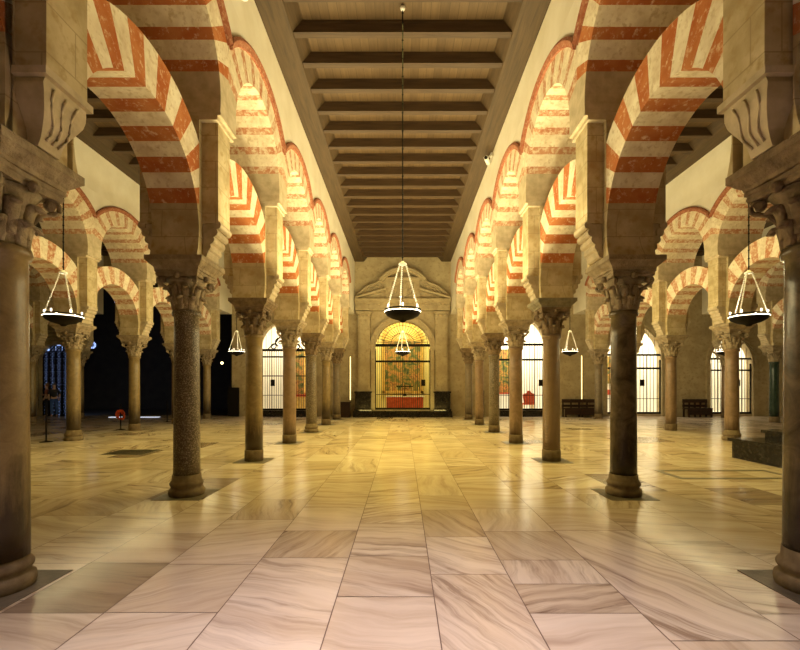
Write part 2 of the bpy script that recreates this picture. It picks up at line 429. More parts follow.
chapel(5, 17.1, 1.1, 2.6, M['chapel'], 300, (1,.88,.62))

# ------------------------------------------------------------------ arcades
XR = [3.11, 9.5, 16.2]
def ys_row(r):
    if r == 0: return [(k+1.19)*S-(.06 if k == 0 else 0) for k in range(-2, 7)]
    if r == 1: return [(k+.40)*S for k in range(1, 8)]
    return [(k+.65)*S for k in range(3, 8)]
Z_IMP = 3.33; Z_SP = 5.27; Z_TOP = 9.0
LZ = 3.69; LR = 1.12; LO = 1.66; LX = .32
UZ = 5.5; UR = 1.145; OZ = 5.22; OR_ = 1.87; UX = .61

def lower_arch_mesh(mats):
    mb = MB()
    th0 = math.asin((Z_IMP-LZ)/LR)
    angs = [(th0+(PI/10-th0)*i/5, 0) for i in range(5)]
    n = 15; a0, a1 = PI/10, PI-PI/10
    for i in range(n):
        for k in range(2): angs.append((a0+(a1-a0)*(i+k/2)/n, 1 if i % 2 == 0 else 0))
    angs += [(a1+(PI-th0-a1)*i/5, 0) for i in range(6)]
    def pt(a):
        ro = min(LO, 1.13/max(1e-6, abs(math.cos(a))))
        return (LR*math.cos(a), max(Z_IMP, LZ+LR*math.sin(a))), (ro*math.cos(a), max(Z_IMP, LZ+ro*math.sin(a)))
    for (a, m), (b, _) in zip(angs[:-1], angs[1:]):
        i0, o0 = pt(a); i1, o1 = pt(b)
        plain_ = (a < a0-1e-6 or a >= a1-1e-6)
        mm = m if not plain_ else 2
        # two faces, soffit, extrados
        for sx in (-LX, LX): mb.poly([(sx,)+i0, (sx,)+o0, (sx,)+o1, (sx,)+i1], mm)
        mb.poly([(-LX,)+i0, (LX,)+i0, (LX,)+i1, (-LX,)+i1], mm)
        mb.poly([(-LX,)+o0, (LX,)+o0, (LX,)+o1, (-LX,)+o1], mm)
    return mb
def upper_arch_mesh():
    mb = MB()
    th0 = math.asin((Z_SP+.04-UZ)/UR)
    n = 17; a0, a1 = PI/11, PI-PI/11
    angs = [(th0+(a0-th0)*i/4, 2) for i in range(4)]
    for i in range(n):
        w0 = .12 if i % 2 == 0 else -.12
        for k in range(2): angs.append((a0+(a1-a0)*(i+(w0 if k == 0 else .5))/n, 1 if i % 2 == 0 else 0))
    angs += [(a1+(PI-th0-a1)*i/4, 2) for i in range(5)]
    H = S/2-.001
    def pt(a):
        c, s_ = math.cos(a), math.sin(a)
        d = UZ-OZ; t = -s_*d+math.sqrt(max(0, s_*s_*d*d-d*d+OR_*OR_))
        t = min(t, H/max(1e-6, abs(c)))
        return (UR*c, UZ+UR*s_), (t*c, max(Z_SP+.04, UZ+t*s_))
    for (a, m), (b, _) in zip(angs[:-1], angs[1:]):
        i0, o0 = pt(a); i1, o1 = pt(b)
        for sx in (-UX, UX): mb.poly([(sx,)+i0, (sx,)+o0, (sx,)+o1, (sx,)+i1], m)
        mb.poly([(-UX,)+i0, (UX,)+i0, (UX,)+i1, (-UX,)+i1], m)
        mb.poly([(-UX,)+o0, (UX,)+o0, (UX,)+o1, (-UX,)+o1], m)
    return mb
def mould_mesh():
    mb = MB(); H = S/2-.001
    for sx in (-1, 1):
        n = 20; am = math.asin(H/OR_); rings = []
        for i in range(n+1):
            a = -am+2*am*i/n
            ring = []
            for rr, xx in ((OR_-.05, UX-.02), (OR_-.05, UX+.04), (OR_+.03, UX+.07), (OR_+.075, UX+.05), (OR_+.075, UX-.02)):
                y = rr*math.sin(a); y = max(-H, min(H, y))
                ring.append((sx*xx, y, OZ+rr*math.cos(a)))
            rings.append(ring)
        mb.quad_strip(rings)
    return mb
ZW = OZ+OR_+.08
def spandrel_mesh():
    mb = MB(); yc = 0; H = S/2-.001; n = 16
    for i in range(n):
        ya, yb = yc-H+2*H*i/n, yc-H+2*H*(i+1)/n
        za = OZ+math.sqrt(OR_**2-min(H, abs(ya-yc))**2); zb = OZ+math.sqrt(OR_**2-min(H, abs(yb-yc))**2)
        mb.quad_strip([[(-UX, ya, za), (UX, ya, za), (UX, ya, ZW), (-UX, ya, ZW)], [(-UX, yb, zb), (UX, yb, zb), (UX, yb, ZW), (-UX, yb, ZW)]])
    return mb

# ---- column pieces (local, z from floor)
def base_mesh(kind):
    mb = MB()
    if kind == 'torus':
        mb.lathe([(.23,0),(.238,.03),(.24,.06),(.235,.09),(.215,.105),(.205,.12),(.21,.14),(.222,.155),(.224,.18),(.21,.205),(.195,.22),(.19,.30)], 28)
    else:
        mb.lathe([(.188,0),(.188,.22),(.181,.235)], 24)
    return mb
def shaft_mesh(r=.19, z0=.24, z1=2.62):
    mb = MB(); prof = [(r*(1.0-.07*i/10), z0+(z1-.08-z0)*i/10) for i in range(11)]
    e = prof[-1][0]; prof += [(e+.02, z1-.07), (e+.03, z1-.04), (e+.02, z1)]
    mb.lathe(prof, 28); return mb
def capital_mesh():
    mb = MB(); zb = 2.62
    mb.lathe([(.175, zb), (.18, zb+.1), (.19, zb+.25), (.225, zb+.38), (.27, zb+.44)], 24)
    def leaf(a, z0, h, r0, out, wd):
        n = 8; rings = []
        for i in range(n+1):
            t = i/n
            r = r0+.018+out*(t**2.4)+.012*math.sin(t*PI); z = z0+h*math.sin(min(t, .86)/.86*PI/2) - (0.05*((t-.8)/.2) if t > .8 else 0)
            hw = wd*(math.sin(PI*(.22+.62*t))**.8)*(1 if t < .9 else .75)
            ring = []
            for q in (-1, -.5, 0, .5, 1):
                rr = r-(abs(q)**2)*.035+(.012 if abs(q) == .5 else 0)
                da = q*hw/max(r, .1)
                ring.append((rr*math.cos(a+da), rr*math.sin(a+da), z))
            for q in (.6, -.6):
                da = q*hw/max(r, .1); rr = r-.045
                ring.append((rr*math.cos(a+da), rr*math.sin(a+da), z-.01))
            rings.append(ring)
        mb.quad_strip(rings, smooth=True)
    for i in range(8): leaf(2*PI*i/8, zb+.01, .19, .175, .085, .075)
    for i in range(8): leaf(2*PI*(i+.5)/8, zb+.08, .27, .18, .11, .075)
    for i in range(4):
        a = PI/4+i*PI/2; c, s_ = math.cos(a), math.sin(a)
        pts = []
        for k in range(20):
            t = k/19; ang = -PI/2+t*3.4*PI/1.6; rr = .062*(1-.62*t)
            pts.append(((.325+rr*math.cos(ang))*c, (.325+rr*math.cos(ang))*s_, zb+.40+rr*math.sin(ang)))
        mb.tube([((.20)*c, .20*s_, zb+.22), (.26*c, .26*s_, zb+.31)]+pts, .02, 6)
        mb.tube([((.325)*c+.03*s_, .325*s_-.03*c, zb+.40), (.325*c-.03*s_, .325*s_+.03*c, zb+.40)], .03, 8)
    for i in range(4):   # rosettes
        a = i*PI/2; mb.sphere((.285*math.cos(a), .285*math.sin(a), zb+.46), .045, 8)
    # abacus with hollowed sides
    pts = []
    for i in range(4):
        a = PI/4+i*PI/2; b2 = a+PI/2
        for k in range(6):
            t = k/6; x = (.41*(1-t))*math.cos(a)+(.41*t)*math.cos(b2); y = (.41*(1-t))*math.sin(a)+(.41*t)*math.sin(b2)
            f = 1-.10*math.sin(PI*t); pts.append((x*f, y*f))
    mb.quad_strip([[(x*s_, y*s_, z) for x, y in pts] for s_, z in ((.97, zb+.45), (1.0, zb+.475), (.98, zb+.50), (1.03, zb+.51), (1.03, zb+.54))])
    return mb
def impost_mesh():
    mb = MB(); R = []
    for hx, z in ((.30, 3.16), (.31, 3.19), (.345, 3.22), (.37, 3.25), (.39, 3.265), (.39, Z_IMP)):
        R.append([(-hx,-hx*.98,z),(hx,-hx*.98,z),(hx,hx*.98,z),(-hx,hx*.98,z)])
    mb.quad_strip(R); return mb
# ---- pier pieces
def pier_body():
    mb = MB(); mb.box(-LX, LX, -.28, .28, Z_IMP, Z_SP)
    for s_ in (-1, 1):
        a, b = sorted((s_*.30, s_*.545)); mb.box(a, b, -.2, .2, 3.82, Z_SP)
    return mb
def pier_cap():
    mb = MB()
    for e, z0, z1 in ((.0, Z_SP-.06, Z_SP), (.045, Z_SP, Z_SP+.04)): mb.box(-.57-e, .57+e, -.28, .28, z0, z1)
    return mb
def corbel_rolls(s_):
    mb = MB()
    if 1:
        n = 5
        for i in range(n):
            x = .335+.20*i/(n-1)*.95; z = 3.40+.42*i/(n-1)*.95
            prof = [(s_*(x+.055*math.cos(2*PI*j/10)), z+.06*math.sin(2*PI*j/10)) for j in range(10)]
            mb.prism(prof, -.19, .19, 'y', smooth=False)
        mb.prism([(s_*.31, 3.34), (s_*.37, 3.36), (s_*.55, 3.84), (s_*.31, 3.84)], -.17, .17, 'y')
    return mb
def corbel_scroll(s_):
    # inverted S-shaped bracket block with three incised S grooves on its nave side
    mb = MB(); R = []
    for z, hx, hy in ((3.34,.40,.10),(3.40,.42,.10),(3.46,.44,.11),(3.52,.47,.135),(3.58,.50,.165),(3.63,.52,.19),(3.69,.53,.205),(3.74,.53,.21),(3.78,.535,.20),(3.785,.57,.235),(3.84,.57,.235)):
        x0, x1 = sorted((s_*.30, s_*hx)); R.append([(x0,-hy,z),(x1,-hy,z),(x1,hy,z),(x0,hy,z)])
    mb.quad_strip(R)
    for q in (-.10, 0, .10):
        pts = []
        for i in range(13):
            t = i/12; z = 3.40+.34*t; hx = .42+.11*min(1, t*1.25)
            pts.append((s_*(hx+.004), q*(.55+.6*t)+.03*math.sin(2*PI*t), z))
        mb.tube(pts, .011, 6)
    return mb
PB = pier_body(); PC = pier_cap(); CR = {q: corbel_rolls(q) for q in (-1, 1)}; CS = {q: corbel_scroll(q) for q in (-1, 1)}; BT = base_mesh('torus'); BD = base_mesh('drum')
CAP = capital_mesh(); IMP = impost_mesh()
ORD = ['nearest', 'second', 'third', 'fourth', 'fifth', 'sixth', 'seventh', 'eighth', 'ninth', 'tenth']
def arcade_name(r, side):
    sd = 'left' if side < 0 else 'right'
    return ['%s nave arcade' % sd, 'outer %s arcade' % sd, 'farthest %s arcade' % sd][r]
mesh_cache = {}
def inst(key, mb, mats, name, parent):
    k = (key,)+tuple(m.name for m in (mats if isinstance(mats, list) else [mats]))
    if k not in mesh_cache:
        o = mb.build(name, mats, parent); mesh_cache[k] = o.data; return o
    o = bpy.data.objects.new(name, mesh_cache[k]); COL.objects.link(o); o.parent = parent; return o
SH = {'sh_tan': 'tan marble', 'sh_granite': 'speckled grey-brown granite', 'sh_dark': 'dark veined marble', 'sh_pink': 'pinkish marble',
      'sh_grey': 'grey marble', 'sh_spiral': 'obliquely grooved brown stone', 'sh_green': 'polished dark green marble'}
look = {(0,-1): ['sh_tan','sh_tan','sh_tan','sh_granite','sh_tan','sh_pink','sh_granite','sh_tan','sh_grey','sh_tan'],
        (0, 1): ['sh_dark','sh_dark','sh_dark','sh_dark','sh_spiral','sh_pink','sh_granite','sh_pink','sh_grey','sh_tan'],
        (1,-1): ['sh_tan']*9, (1, 1): ['sh_pink','sh_grey','sh_pink','sh_pink','sh_pink','sh_tan','sh_grey','sh_grey'],
        (2,-1): ['sh_tan']*6, (2, 1): ['sh_tan','sh_tan','sh_tan','sh_green','sh_pink']}
SHM = {}
for r in range(3):
    for side in (-1, 1):
        ys = ys_row(r); X0 = side*XR[r]
        vis = [y for y in ys if y*(403/430.) > XR[r]-.45 and y > 1]
        def ordn(y):
            i = sum(1 for q in vis if q < y-.01)
            return ORD[i] if y in vis else None
        lk = look[(r, side)]
        wl = MB()
        for i, y in enumerate(ys):
            shm = lk[min(i, len(lk)-1)]
            if r == 0: kk = i-2   # k index of the photo: -1 is beside the camera
            else: kk = 9
            x = X0
            if r == 0 and kk == 0: x = side*3.11 if side < 0 else 3.15
            if r == 0 and kk == 1: x = side*3.10 if side < 0 else 3.17
            o_ = ordn(y)
            nm = arcade_name(r, side)
            if o_: lab = '%s column with carved capital, %s in the %s' % (SH[shm], o_, nm)
            else: lab = '%s column beside the camera in the %s' % (SH[shm], nm)
            c = thing('stone_column', lab, 'column', (x, y, 0), 0, 'columns of the '+nm)
            torus = (r == 0 and kk in (-1, 0, 1)) or (r == 0 and side < 0 and kk == 4) or (r == 1 and i == 3)
            inst('bt' if torus else 'bd', BT if torus else BD, M['base'], 'base', c)
            rad = .178
            if r == 0 and kk == 0: rad = .20 if side < 0 else .185
            key = 'sh%.3f' % rad
            if key not in SHM: SHM[key] = shaft_mesh(rad)
            inst(key, SHM[key], M[shm], 'shaft', c)
            cm = M['cap_brown'] if (i+r) % 2 == 0 else M['cap_pale']
            if r == 0 and kk in (0,): cm = M['cap_brown'] if side > 0 else M['cap_pale']
            if r > 0: cm = M['cap_pale']
            cp = inst('cap', CAP, cm, 'capital', c)
            im = M['impost_dark'] if (r == 0 and side > 0 and kk in (2,)) else cm
            inst('imp', IMP, im, 'impost_block', c)
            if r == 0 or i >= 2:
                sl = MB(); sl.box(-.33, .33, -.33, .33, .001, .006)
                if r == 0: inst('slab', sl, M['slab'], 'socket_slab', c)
            px_ = x if kk == 0 and r == 0 else X0
            p = thing('stone_pier', 'cream stone pier above the %s column in the %s' % (o_ if o_ else 'camera-side', nm) if o_ else 'cream stone pier beside the camera in the %s' % nm, 'pier', (px_, y, 0), 0, 'piers of the '+nm)
            inst('pb', PB, M['stone'], 'pier_body', p); inst('pc', PC, M['corbel'], 'springing_moulding', p)
            sc0 = (r == 0 and kk <= 0)
            for q in (-1, 1): inst('%s%d' % ('cs' if sc0 else 'cr', q), (CS if sc0 else CR)[q], M['corbel'], 'corbel', p)
            # arches of the bay that follows
            yc = y+S/2+(.06 if r == 0 and kk == 0 else 0)
            if yc+S/2 < WALLY+1.0 and i < len(ys)-1 or yc < WALLY-1.0:
                faded = (r == 0 and kk in (99,)) or (r > 0)
                R_ = M['red_faded'] if faded else M['red']
                wh = ('%s bay of the %s' % (o_, nm)) if o_ else 'bay beside the camera in the %s' % nm
                la = thing('lower_arch', 'red and cream striped lower horseshoe arch, %s' % wh, 'arch', (X0, yc, 0), 0, 'lower arches of the '+nm)
                inst('la', lower_arch_mesh(None), [M['cream'], R_, M['stone']], 'voussoir_ring', la)
                R2 = M['red_faded'] if (r > 0 or kk >= 1) else M['red']
                ua = thing('upper_arch', 'striped round upper arch with red moulding, %s' % wh, 'arch', (X0, yc, 0), 0, 'upper arches of the '+nm)
                inst('ua', upper_arch_mesh(), [M['cream'], R2, M['corbel']], 'voussoir_ring', ua)
                inst('mo', mould_mesh(), M['mould'], 'archivolt_moulding', ua)
                inst('spn', spandrel_mesh(), M['plaster'], 'spandrel', ua)
        # end of the wall to the back wall and the front of the row
        ye = ys[-1]+S/2 if ys[-1]+S/2 < WALLY-1.0 else ys[-1]
        last = max(y for y in ys) ; 
        tail = last+S if (last+S/2 < WALLY-1.0) else last
        wl.box(-UX, UX, -7, WALLY, ZW, Z_TOP)
        for nm2, q0, q1 in (('back', tail, WALLY), ('front', -7, ys[0])):
            if q1 > q0+.01:
                eb = MB(); eb.box(-UX, UX, q0, q1, Z_SP+.04, ZW); o = eb.build('wall_end_%s' % nm2, M['plaster']); o.location.x = X0; struct(o)
        o = wl.build('wall_%s' % ['nave','aisle','far'][r] + ('_left' if side < 0 else '_right'), M['plaster']); o.location.x = X0
        struct(o)
        # responds where the arcade meets the back wall
        if tail > last:
            rb = MB(); rb.box(-.3, .3, WALLY-.35, WALLY-.001, 0, Z_IMP); rb.box(-.4, .4, WALLY-.45, WALLY-.001, Z_IMP-.5, Z_IMP)
            o = rb.build('trim_%d' % (r*2+(1 if side > 0 else 2)), M['stone']); o.location.x = X0; struct(o)

# ------------------------------------------------------------------ ceilings
BZ = 8.05; CZ = 8.28
BSP = F*6.50*.00027/1.0; BY0 = F*6.50*.002849
BEAM = None
spans = [(-XR[0]+UX, XR[0]-UX, 'nave'), (-XR[1]+UX, -XR[0]-UX, 'left aisle'), (XR[0]+UX, XR[1]-UX, 'right aisle'),
         (-XR[2]+UX, -XR[1]-UX, 'outer left aisle'), (XR[1]+UX, XR[2]-UX, 'outer right aisle')]
for ci, (x0, x1, nm) in enumerate(spans):
    dz = 0 if ci == 0 else .3
    fl = .47; sl = .19; y0, y1 = -7, WALLY
    tag_n = nm.replace(' ', '_')
    b = MB(); b.box(x0, x1, y0, y1, CZ+dz, CZ+dz+.06); struct(b.build('ceiling_'+tag_n, M['boards']))
    for s_, xe in ((1, x0), (-1, x1)):
        b = MB(); b.prism([(xe, BZ+dz), (xe+s_*fl, BZ+dz), (xe+s_*(fl+sl), CZ+dz), (xe, CZ+dz)], y0, y1, 'y')
        struct(b.build('trim_coving_'+tag_n, M['coving']))
    hw = (x1-x0)/2-fl-.02; xc = (x0+x1)/2
    bm_ = MB()
    bm_.box(-hw, hw, -.07, .07, BZ+.005, CZ); bm_.box(-hw, hw, -.075, -.055, CZ-.05, CZ); bm_.box(-hw, hw, .055, .075, CZ-.05, CZ)
    n = -1
    ya = BY0-BSP*2 if ci == 0 else BY0-BSP*2
    y = ya
    proto = None
    while y < WALLY-.2:
        lab = 'dark wooden ceiling beam spanning the %s' % nm
        if proto is None:
            proto = bm_.build('ceiling_beam', M['beam']); o = proto
        else: o = proto.copy(); COL.objects.link(o)
        o.location = (xc, y, dz); tag(o, lab, 'beam', 'ceiling beams of the '+nm)
        y += BSP

# ------------------------------------------------------------------ portal of the central chapel
PY = 22.1
P = thing('chapel_portal', 'carved stone chapel portal with broken curved pediment at the end of the nave', 'portal', (0, WALLY, 0))
def pb(name, mb, m, par=None): return mb.build(name, m, par or P)
def wp(x, y, z): return (x, y-WALLY, z)
ppm = F/PY
def PX(px): return (px-402.7)/ppm
def PZ(py): return CH+(386.5-py)/ppm
def lb(mb, x0, x1, d0, d1, z0, z1): mb.box(x0, x1, -d1, -d0, z0, z1)   # depth in front of the back wall
for s_ in (-1, 1):
    b = MB(); a, c = sorted((s_*1.62, s_*2.42)); lb(b, a, c, 0.001, .55, .30, 1.22); lb(b, a-.04, c+.04, 0.001, .6, 1.22, 1.30); lb(b, a-.04, c+.04, .001, .6, .30, .40)
    pb('pedestal', b, M['blackm'])
    b = MB(); xa, xb = sorted((s_*1.68, s_*2.30)); lb(b, xa, xb, 0.001, .28, 1.30, 5.1); lb(b, xa-.05, xb+.05, .001, .33, 1.30, 1.45)
    lb(b, xa+.08, xb-.08, .28, .31, 1.6, 4.95)
    o = pb('pilaster', b, M['portal'])
    b = MB()
    for k, (e, z0, z1) in enumerate(((.03, 5.1, 5.16), (0, 5.16, 5.28), (.05, 5.28, 5.34), (.09, 5.34, 5.40))): lb(b, xa-e, xb+e, .001, .3+e, z0, z1)
    for q in (-.2, 0, .2):
        b.sphere((s_*1.99+q, -.33, 5.22), .06, 8)
    b.build('pilaster_capital', M['portal'], o)
b = MB()
n = 28
for (r0, r1, d) in ((1.44, 1.52, .10), (1.52, 1.66, .16), (1.66, 1.72, .22)):
    prof_i = [(r0*math.cos(PI*i/n), 3.51+r0*math.sin(PI*i/n)) for i in range(n+1)]
    prof_o = [(r1*math.cos(PI*i/n), 3.51+r1*math.sin(PI*i/n)) for i in range(n+1)]
    for i in range(n): b.prism([prof_i[i], prof_o[i], prof_o[i+1], prof_i[i+1]], -d, -.001, 'y')
for s_ in (-1, 1):
    a, c = sorted((s_*1.44, s_*1.64)); lb(b, a, c, .001, .14, .34, 3.42); lb(b, a-.03, c+.03, .001, .2, 3.42, 3.51)
pb('archivolt', b, M['portal'])
b = MB()
lb(b, -.16, .16, .12, .34, 4.95, 5.45); lb(b, -.2, .2, .12, .38, 5.40, 5.46)
pb('keystone', b, M['portal'])
b = MB()
for e, z0, z1, d in ((0, 5.46, 5.56, .36), (0, 5.56, 5.80, .30), (.03, 5.80, 5.86, .40), (.06, 5.86, 5.95, .50), (.09, 5.95, 6.02, .58)): lb(b, -2.42-e*.5, 2.42+e*.5, .001, d, z0, z1)
for k in range(22): x = -2.31+k*.22; lb(b, x-.05, x+.05, .30, .38, 5.72, 5.80)
pb('entablature', b, M['portal'])
# crest panel with a curved hood
b = MB(); lb(b, -.85, .85, .001, .34, 6.02, 7.05); lb(b, -.92, .92, .001, .40, 7.05, 7.14)
for x in (-.8, .8): lb(b, x-.07, x+.07, .3, .40, 6.02, 7.05)
b2 = MB()
for s_ in (-1, 1):
    for (cx, cz, r) in ((.30, 6.75, .16), (.42, 6.40, .13)):
        b2.torus((s_*cx, -.36, cz), r, .035, 16, 6, axis='y', a0=-.5, a1=4.6)
    b2.tube([(s_*.12, -.36, 6.1), (s_*.30, -.38, 6.2), (s_*.45, -.37, 6.3), (s_*.55, -.36, 6.55), (s_*.5, -.36, 6.9)], .035)
prof = [(0, 6.12), (.16, 6.25), (.22, 6.5), (.20, 6.78), (0, 6.86), (-.20, 6.78), (-.22, 6.5), (-.16, 6.25)]
b2.prism(prof, -.42, -.34, 'y')
o = pb('crest_panel', b, M['portal']); b2.build('shield', M['portal'], o)
b = MB(); n = 20
for (r0, r1, d) in ((1.30, 1.38, .46), (1.38, 1.50, .56)):
    a0, a1 = math.radians(38), math.radians(142)
    for i in range(n):
        a = a0+(a1-a0)*i/n; c = a0+(a1-a0)*(i+1)/n
        b.prism([(r0*math.cos(a), 6.12+r0*math.sin(a)), (r1*math.cos(a), 6.12+r1*math.sin(a)), (r1*math.cos(c), 6.12+r1*math.sin(c)), (r0*math.cos(c), 6.12+r0*math.sin(c))], -d, -.001, 'y')
for s_ in (-1, 1): lb(b, *(sorted((s_*.98, s_*1.20))), .001, .5, 6.98, 7.12)
pb('pediment_hood', b, M['portal'])
for s_ in (-1, 1):
    b = MB()
    # half of the broken pediment: raking cornice, tympanum and scroll on top
    b.prism([(s_*.85, 6.02), (s_*2.4, 6.02), (s_*.85, 6.52)], -.26, -.001, 'y')
    b.prism([(s_*.85, 6.46), (s_*2.42, 6.04), (s_*2.42, 6.12), (s_*.85, 6.58)], -.56, -.001, 'y')
    o = pb('pediment_slope', b, M['portal'])
    b = MB()
    top = [(.85, 7.05), (1.15, 6.98), (1.4, 6.86), (1.7, 6.76), (1.95, 6.62), (2.15, 6.42), (2.32, 6.30), (2.42, 6.1)]
    bot = [(.85, 6.58), (1.15, 6.50), (1.4, 6.42), (1.7, 6.34), (1.95, 6.26), (2.15, 6.2), (2.32, 6.15), (2.42, 6.08)]
    for i in range(7): b.prism([(s_*bot[i][0], bot[i][1]), (s_*bot[i+1][0], bot[i+1][1]), (s_*top[i+1][0], top[i+1][1]), (s_*top[i][0], top[i][1])], -.30, -.001, 'y')
    b.tube([(s_*x, -.30, z) for x, z in top], .05)
    for cx, cz, r in ((2.12, 6.30, .12), (1.62, 6.54, .15), (1.15, 6.74, .14)):
        b.torus((s_*cx, -.32, cz), r, .035, 18, 6, axis='y'); b.torus((s_*cx, -.32, cz), r*.45, .03, 12, 6, axis='y')
    b.tube([(s_*1.05, -.32, 6.56), (s_*1.35, -.34, 6.74), (s_*1.45, -.34, 6.62), (s_*1.85, -.34, 6.52), (s_*1.95, -.33, 6.40)], .03)
    pb('pediment_scroll', b, M['portal'])
b = MB(); b.box(-2.5, 2.5, 21.55, WALLY-.001, 0.0, .13); b.box(-2.5, 2.5, 21.7, WALLY-.001, .13, .30); tag(b.build('altar_step', M['blackm']), 'black marble steps in front of the central chapel gate', 'step')

# ------------------------------------------------------------------ gates
def gate(label, c, op, transoms, nb, y, door_hw, fan=False, scroll=False, plate_px=None, bar_r=.011):
    cc, hw, sp, kind, sill = op
    g = thing('iron_gate', label, 'gate', (c, y, 0), 0)
    b = MB()
    for z, t in transoms: b.box(-hw, hw, -.05, .05, z-t, z+t)
    b.box(-hw, -hw+.05, -.03, .03, sill, sp); b.box(hw-.05, hw, -.03, .03, sill, sp); b.box(-hw, hw, -.05, .05, sill, sill+.10)
    b.box(-hw, hw, -.02, .02, sill+.78, sill+.81)
    b.build('frame', M['iron'], g)
    zt = transoms[0][0]
    proto = None
    for i in range(1, nb):
        x = -hw+2*hw*i/nb; r = bar_r*1.7 if i in (nb//2, nb//4, nb-nb//4) else bar_r
        if proto is None or r != bar_r:
            bb = MB(); bb.box(-r, r, -r, r, sill+.05, zt)
            o = bb.build('bar', M['iron_bar'], g)
            if r == bar_r: proto = o
        else: o = proto.copy(); COL.objects.link(o)
        o.location.x = x
    if plate_px is not None:
        bb = MB(); bb.box(-.11, .11, -.06, -.035, 1.55+(386.5-386)/19, 1.83+.08); o = bb.build('lock_plate', M['iron'], g); o.location.x = plate_px-c
    if fan:
        bb = MB()
        for i in range(1, 24):
            a = PI*i/24; bb.tube([(.28*math.cos(a), 0, zt+.03+.28*math.sin(a)), (hw*.985*math.cos(a), 0, sp+hw*.985*math.sin(a))], .014, 5)
        for r in (.30, .62, 1.0, 1.3): bb.torus((0, 0, zt+.03), r, .016, 28, 5, axis='y', a0=0, a1=PI)
        bb.build('fan_grille', M['iron_bar'], g)
    else:
        bb = MB()
        for i in range(1, 9):
            x = -hw+2*hw*i/9; z1 = open_top(cc+x, op)
            if z1 and z1 > zt+.05: bb.box(x-.008, x+.008, -.008, .008, zt, z1)
        bb.build('upper_grille', M['iron_bar'], g)
    if scroll:
        bb = MB()
        for s_ in (-1, 1):
            bb.torus((s_*.30, 0, zt+.42), .22, .032, 18, 6, axis='y', a0=-1.2 if s_ > 0 else PI+1.2-4.8, a1=3.6 if s_ > 0 else PI+1.2)
            bb.torus((s_*.62, 0, zt+.20), .13, .028, 16, 6, axis='y'); bb.torus((s_*.26, 0, zt+.42), .09, .025, 12, 6, axis='y')
            bb.tube([(s_*.95, 0, zt), (s_*.80, 0, zt+.16), (s_*.55, 0, zt+.34), (s_*.35, 0, zt+.62), (s_*.15, 0, zt+.85)], .03)
        bb.tube([(0, 0, zt), (0, 0, zt+1.15)], .035); bb.sphere((0, 0, zt+1.18), .07)
        bb.build('scroll_crest', M['iron'], g)
    return g
gy = WALLY+.2
gate('black iron gate with radiating fan grille in the central chapel arch', 0, OPEN[0], [(PZ(345)+.02, .07), (PZ(361), .05)], 26, gy-.12, 1, fan=True, plate_px=1.07)
gate('black iron gate crested with scrollwork in the lit arch left of the portal', -6.13, (0,)+OPEN[1][1:], [(3.45, .06), (3.10, .04), (2.1, .025)], 22, gy-.12, 1, scroll=True, plate_px=-6.13-.65)
gate('black iron gate in the bright pointed arch just right of the portal', 6.22, (0,)+OPEN[2][1:], [(3.74, .06), (2.95, .05)], 18, gy-.12, 1, plate_px=7.2)
gate('black iron gate in the wide pointed arch behind the dark right column', 12.05, (0,)+OPEN[3][1:], [(3.20, .05), (2.50, .05)], 16, gy-.12, 1, plate_px=12.5)
gate('black iron gate in the far right pointed arch near the platform', 17.1, (0,)+OPEN[4][1:], [(3.0, .05), (2.4, .04)], 14, gy-.12, 1, plate_px=17.5)
for i, (op, side) in enumerate(((OPEN[2], 1), (OPEN[3], 1), (OPEN[4], 1), (OPEN[1], -1))):
    b = MB(); c, hw, sp, kind, sill = op; n = 24
    for k in range(n):
        x0, x1 = c-hw*math.cos(PI*k/n), c-hw*math.cos(PI*(k+1)/n)
        for off, d in ((0, .05), (.12, .10)):
            f = lambda x, e: (c+(x-c)*(hw+e)/hw, sp+(open_top(x, op)-sp)*(hw+e)/hw)
            a0, a1 = f(x0, off), f(x1, off); b0, b1 = f(x0, off+.1), f(x1, off+.1)
            b.prism([a0, b0, b1, a1], WALLY-d, WALLY, 'y')
    for s_ in (-1, 1):
        a, d = sorted((c+s_*hw, c+s_*(hw+.22))); b.box(a, d, WALLY-.08, WALLY, 0, sp)
    o = b.build('trim_arch_%d' % (i+1), M['portal']); struct(o)
# low dark bases
b = MB(); b.box(-7.6, -4.7, WALLY-.35, WALLY-.12, 0, .30); tag(b.build('step', M['blackm']), 'long black step under the scrollwork gate left of the portal', 'step')
b = MB(); b.box(5.0, 7.5, WALLY-.35, WALLY-.12, 0, .30); tag(b.build('step', M['blackm']), 'long black step under the bright gate right of the portal', 'step')

# ------------------------------------------------------------------ chapel contents
CB = WALLY+3.0
o = thing('altarpiece', 'large gilt-framed altarpiece painting behind the central gate', 'painting', (0, CB-.03, 0))
b = MB(); b.box(-1.05, 1.05, -.06, 0, 1.3, 4.2); b.build('canvas', M['painting'], o)
b = MB(); b.box(-1.2, -1.05, -.12, 0, 1.15, 4.3); b.box(1.05, 1.2, -.12, 0, 1.15, 4.3); b.box(-1.2, 1.2, -.12, 0, 4.2, 4.35); b.box(-1.2, 1.2, -.12, 0, 1.15, 1.3); b.build('frame', M['gold'], o)
b = MB()
for i in range(15):
    a0 = PI*i/15+.02; a1 = PI*(i+1)/15-.02
    b.prism([(.35*math.cos(a0), 4.36+.35*math.sin(a0)*.9), (1.25*math.cos(a0), 4.36+.95*math.sin(a0)), (1.25*math.cos(a1), 4.36+.95*math.sin(a1)), (.35*math.cos(a1), 4.36+.35*math.sin(a1)*.9)], -.04, 0, 'y')
b.build('gilt_sunburst', M['gold'], o)
o = thing('altar', 'altar with a red cloth front behind the central gate', 'altar', (.12, 24.3, .12))
b = MB(); b.box(-1.02, 1.02, -.35, .35, 0, .84); b.build('altar_body', M['redcloth'], o)
